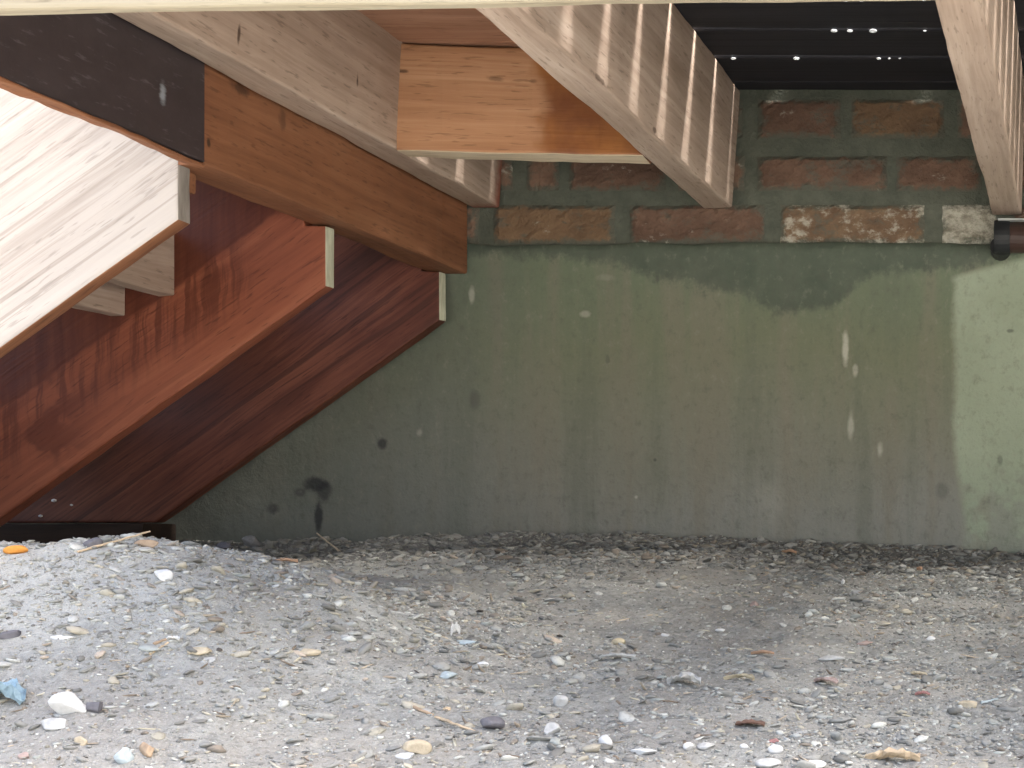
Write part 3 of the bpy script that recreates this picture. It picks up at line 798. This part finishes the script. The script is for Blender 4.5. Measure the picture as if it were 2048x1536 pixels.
def lay_twig(u0, v0, u1, v1, th, colr, label, lift=0.0, lift1=None, cat='twig', name='twig', bend=0.06):
    a = np.array(ground_hit(u0, v0)); c = np.array(ground_hit(u1, v1))
    k = a[1] / F_PX
    r = th * k / 2
    a[2] += r * 0.6 + lift; c[2] += r * 0.6 + (lift if lift1 is None else lift1)
    d = c - a; L = np.linalg.norm(d); d /= L
    n1 = np.cross(d, (0, 0, 1.0)); n1 /= np.linalg.norm(n1); n2 = np.cross(n1, d)
    rng = np.random.default_rng(int(u0 * 13 + v0)); V, Fc = [], []
    N, S = 9, 7
    for i in range(N + 1):
        t = i / N
        cen = a + (c - a) * t + n1 * L * bend * math.sin(math.pi * t) + (n1 * rng.uniform(-1, 1) + n2 * rng.uniform(-1, 1)) * r * 0.25
        rr = r * (1.0 - 0.35 * t) * rng.uniform(0.85, 1.1)
        for j in range(S):
            th_ = 2 * math.pi * j / S
            V.append(cen + rr * (n1 * math.cos(th_) + 0.8 * n2 * math.sin(th_)))
    for i in range(N):
        for j in range(S):
            q = (j + 1) % S
            Fc.append((i * S + j, i * S + q, (i + 1) * S + q, (i + 1) * S + j)[::-1])
    Fc.append(tuple(range(S))); Fc.append(tuple(N * S + j for j in range(S))[::-1])
    return tag(obj(name, V, Fc, M['l_' + colr], None), label, cat)

def lay_leaf(u, v, w, h, colr, label, rz=0.0, curl=0.5, cat='leaf', name='dead_leaf', aspect=0.5, rise=0.5, hook=0.0, rag=0.12):
    """a curled thin leaf or scrap with thickness; h is its height in the picture, part length on the ground, part rise"""
    x, y, z = ground_hit(u, v + h * 0.3)
    k = y / F_PX
    L = w * k; Wd = L * aspect
    rng = np.random.default_rng(int(u * 7 + v)); N, S = 12, 6
    V = []
    for i in range(N + 1):
        t = i / N
        half = Wd / 2 * (math.sin(math.pi * (0.06 + 0.88 * t)) ** 0.6) * (1 + rag * rng.uniform(-1, 1))
        for j in range(S + 1):
            s = 2 * j / S - 1
            lx = (t - 0.5) * L; ly = s * half + hook * L * (1 - (2 * t - 1) ** 2)
            lz = h * k * rise * (curl * s * s + 0.5 * math.sin(math.pi * t) + 0.18 * rng.uniform(-1, 1))
            V.append((lx, ly, lz))
    V = np.array(V) @ np.array(Matrix.Rotation(rz, 3, 'Z')).T
    V = V + np.array([x, y, z + 0.0025])
    nv = len(V)
    V = np.concatenate([V, V - np.array([0, 0, 0.0011])])
    Fc = []
    for i in range(N):
        for j in range(S):
            a = i * (S + 1) + j
            q = (a, a + S + 1, a + S + 2, a + 1)
            Fc.append(q); Fc.append(tuple(nv + e for e in q[::-1]))
    rim = [j for j in range(S + 1)] + [i * (S + 1) + S for i in range(1, N + 1)] + [N * (S + 1) + j for j in range(S - 1, -1, -1)] + [i * (S + 1) for i in range(N - 1, 0, -1)]
    for i in range(len(rim)):
        a, c = rim[i], rim[(i + 1) % len(rim)]
        Fc.append((a, c, nv + c, nv + a))
    return tag(obj(name, V, Fc, M['l_' + colr], None, smooth=False), label, cat)

lay_stone(131, 1410, 76, 62, 'white', 'big white angular stone near the lower left corner', rz=.3, cuts=9, flat=.7)
lay_stone(185, 1415, 46, 40, 'slate', 'dark stone just right of the big white stone', cuts=8)
lay_leaf(2, 1392, 90, 70, 'blue', 'crumpled blue plastic scrap at the left edge', cat='plastic scrap', name='plastic_scrap', aspect=.7, rise=.7, rag=.3)
lay_stone(246, 1512, 44, 38, 'paleblue', 'pale blue stone at the bottom, right below the big white stone', rz=.7, cuts=8)
lay_stone(105, 1450, 66, 26, 'pale', 'flat pale stone in front of the big white stone', rz=-.2)
lay_stone(160, 1482, 26, 26, 'beige', 'small cream stone between big white stone and pale blue stone')
lay_stone(47, 1512, 26, 16, 'pink', 'small salmon stone in the bottom left corner')
lay_stone(290, 1500, 60, 34, 'tan', 'reddish tan stone right of the pale blue stone', rz=-.7, flat=.35)
lay_stone(30, 1101, 58, 22, 'vivid', 'bright orange scrap on the soil at the left edge', cat='scrap', name='orange_scrap', cuts=8, flat=.4)
lay_stone(285, 1088, 56, 22, 'tan', 'square tan wood block under a twig beside the stairs foot', cat='wood block', name='wood_block', cuts=14, flat=.5)
lay_twig(155, 1106, 300, 1092, 7, 'straw', 'long pale stick lying against the tan wood block', lift1=.014, bend=.02)
lay_stone(182, 1086, 40, 26, 'slate', 'dark lump of soil behind the crest near the orange scrap', cat='clod', name='soil_clod')
lay_stone(500, 1086, 46, 32, 'grey', 'grey pointed stone standing at the foot of the wall', cuts=9)
lay_stone(447, 1092, 34, 20, 'dark', 'black lump left of the grey pointed stone', cat='clod', name='soil_clod')
lay_twig(681, 1106, 634, 1090, 5, 'beige', 'thin stick leaning up the wall under the dark splash', lift1=.016, bend=0)
lay_stone(322, 1152, 42, 30, 'white', 'flat white stone on the bright soil below the stairs', cuts=8, flat=.6)
lay_leaf(572, 1124, 44, 14, 'orange', 'orange leaf scrap on the gravel near the wall stick', aspect=.35, rz=.3)
lay_stone(395, 1304, 48, 20, 'beige', 'oval cream pebble next to two short sticks', cuts=3)
lay_stone(614, 1305, 50, 18, 'beige', 'long oval cream pebble lying alone left of the middle', cuts=3, flat=.5)
lay_twig(298, 1313, 336, 1288, 8, 'straw', 'short straw stick left of the oval cream pebble, nearer one', bend=0)
lay_twig(308, 1292, 345, 1276, 8, 'tan', 'short brown stick behind the nearer straw stick', bend=0)
lay_leaf(346, 1281, 24, 14, 'white', 'tiny white shell at the end of two short sticks', cat='shell', name='shell_piece', aspect=.8)
lay_stone(125, 1277, 62, 12, 'white', 'long flat white stone on the left slope', rz=.12, flat=.4)
lay_stone(12, 1270, 60, 24, 'slate', 'dark slate stone cut by the left edge', cuts=8)
lay_twig(778, 1226, 860, 1240, 9, 'pale', 'pale grey stick lying left of the middle, highest one', bend=.05)
lay_twig(850, 1262, 896, 1280, 5, 'beige', 'thin cream stick pointing at the upright white leaf', bend=.02)
lay_leaf(911, 1269, 20, 20, 'white', 'small white leaf standing up in the middle', aspect=.5, rise=1.2, rz=.9)
lay_stone(928, 1284, 50, 13, 'paleblue', 'flat blue grey stone below the upright white leaf', flat=.5)
lay_stone(895, 1350, 40, 24, 'paleblue', 'grey blue flat stone with four corners in the middle', cuts=10, rz=.4)
lay_stone(1236, 1284, 28, 16, 'yellow', 'round yellowish pebble right of the middle', cuts=2)
lay_leaf(1235, 1315, 70, 16, 'pale', 'pale curled bark strip below the yellowish pebble', cat='bark', name='bark_strip', aspect=.3)
lay_twig(872, 1436, 950, 1466, 8, 'straw', 'straight straw coloured stick near the bottom middle, longest one', bend=0)
lay_twig(820, 1410, 866, 1432, 9, 'tan', 'short tan stick end to end with the longest straw stick', bend=.1)
lay_stone(893, 1418, 22, 10, 'straw', 'small square wood chip above the longest straw stick', cat='wood chip', name='wood_chip', cuts=10)
lay_stone(980, 1448, 54, 36, 'slate', 'purple grey stone right of the longest straw stick', cuts=7)
lay_stone(1102, 1460, 44, 30, 'pale', 'three cornered pale grey stone at the bottom middle', cuts=11, rz=.8)
lay_stone(1120, 1402, 30, 28, 'pale', 'pale round shell above the three cornered stone', cat='shell', name='shell_piece', cuts=3)
lay_stone(1211, 1482, 30, 26, 'white', 'round white pebble right of the three cornered stone', cuts=2)
lay_stone(1282, 1506, 64, 16, 'white', 'long white stone below and right of the round white pebble', flat=.4, cuts=5)
lay_leaf(1368, 1362, 66, 30, 'pale', 'crinkled white plastic scrap left of the yellow leaf', cat='plastic scrap', name='plastic_scrap', aspect=.6, rise=.6, rag=.4)
lay_leaf(1478, 1356, 68, 24, 'yellow', 'curved yellow leaf with a hooked end', rz=-.35, hook=.22, aspect=.26, rise=.4)
lay_leaf(1525, 1308, 46, 12, 'orange', 'thin orange leaf above the curved yellow leaf', aspect=.3)
lay_stone(1660, 1318, 64, 14, 'pale', 'long pale stone above the pink leaf', flat=.4, rz=-.2)
lay_leaf(1652, 1362, 54, 24, 'pink', 'pink dry leaf lying on the grit to the right', rz=-.5, aspect=.5, rise=.4)
lay_stone(1727, 1287, 40, 12, 'pink', 'flat salmon stone right of the long pale stone', flat=.5)
lay_leaf(1500, 1450, 58, 18, 'rust', 'rust brown leaf with a beige rim near the bottom', aspect=.5)
lay_stone(1546, 1481, 26, 12, 'red', 'small red scrap above a white shell', cat='scrap', name='red_scrap', cuts=6)
lay_stone(1550, 1500, 32, 20, 'white', 'white shell under the small red scrap', cat='shell', name='shell_piece', cuts=2)
lay_stone(1376, 1494, 22, 18, 'white', 'white pebble left of two pale stones near the bottom', cuts=2)
lay_stone(1412, 1494, 40, 18, 'pale', 'pale stone right next to the bottom white pebble', cuts=5)
lay_stone(1488, 1493, 18, 12, 'white', 'tiny white pebble left of the white shell', cuts=2)
lay_leaf(1785, 1516, 110, 36, 'straw', 'large curled straw coloured leaf at the bottom right', aspect=.35, rise=.6, rag=.3)
lay_stone(1630, 1530, 44, 18, 'white', 'white stone cut by the bottom edge', cuts=4)
lay_stone(1535, 1528, 56, 22, 'pale', 'pale bluish stone at the bottom edge under the white shell', cuts=5)
lay_twig(1962, 1408, 1996, 1400, 7, 'paleblue', 'light blue plastic strip at the right', cat='plastic strip', name='plastic_strip', bend=0)
lay_stone(1935, 1410, 46, 18, 'beige', 'flat beige stone left of the light blue strip', flat=.5)
lay_leaf(1835, 1350, 38, 16, 'beige', 'beige folded leaf above the right grit', aspect=.5)
lay_leaf(1845, 1390, 30, 12, 'red', 'dull red leaf piece under the beige folded leaf', aspect=.4)
lay_stone(1860, 1278, 22, 12, 'white', 'white pebble at the end of a dark crack, right side', cuts=4)
lay_stone(1685, 1165, 12, 14, 'white', 'tiny square white chip on the dark strip by the wall', cat='chip', name='stone_chip', cuts=10)
lay_leaf(1578, 1106, 30, 12, 'orange', 'orange leaf on the dark gravel at the wall', aspect=.5, rise=.6)
lay_stone(1840, 1138, 16, 12, 'orange', 'small orange chip on the dark gravel to the right', cat='chip', name='stone_chip', cuts=8)
lay_stone(1440, 1262, 22, 10, 'white', 'bright white pebble above the thin orange leaf', cuts=3)
lay_stone(1330, 1270, 18, 10, 'white', 'white pebble right of the yellowish pebble', cuts=3)
lay_stone(1508, 1208, 24, 14, 'pink', 'salmon pebble in the middle distance to the right', cuts=6)
lay_stone(962, 1330, 30, 14, 'white', 'white chip above the grey blue flat stone', cuts=6, flat=.5)
lay_stone(830, 1498, 60, 36, 'beige', 'cream clump of soil and stone at the bottom, left of the straw stick', cuts=5)
lay_stone(812, 1512, 50, 16, 'white', 'flat white stone in front of the cream clump', flat=.4)
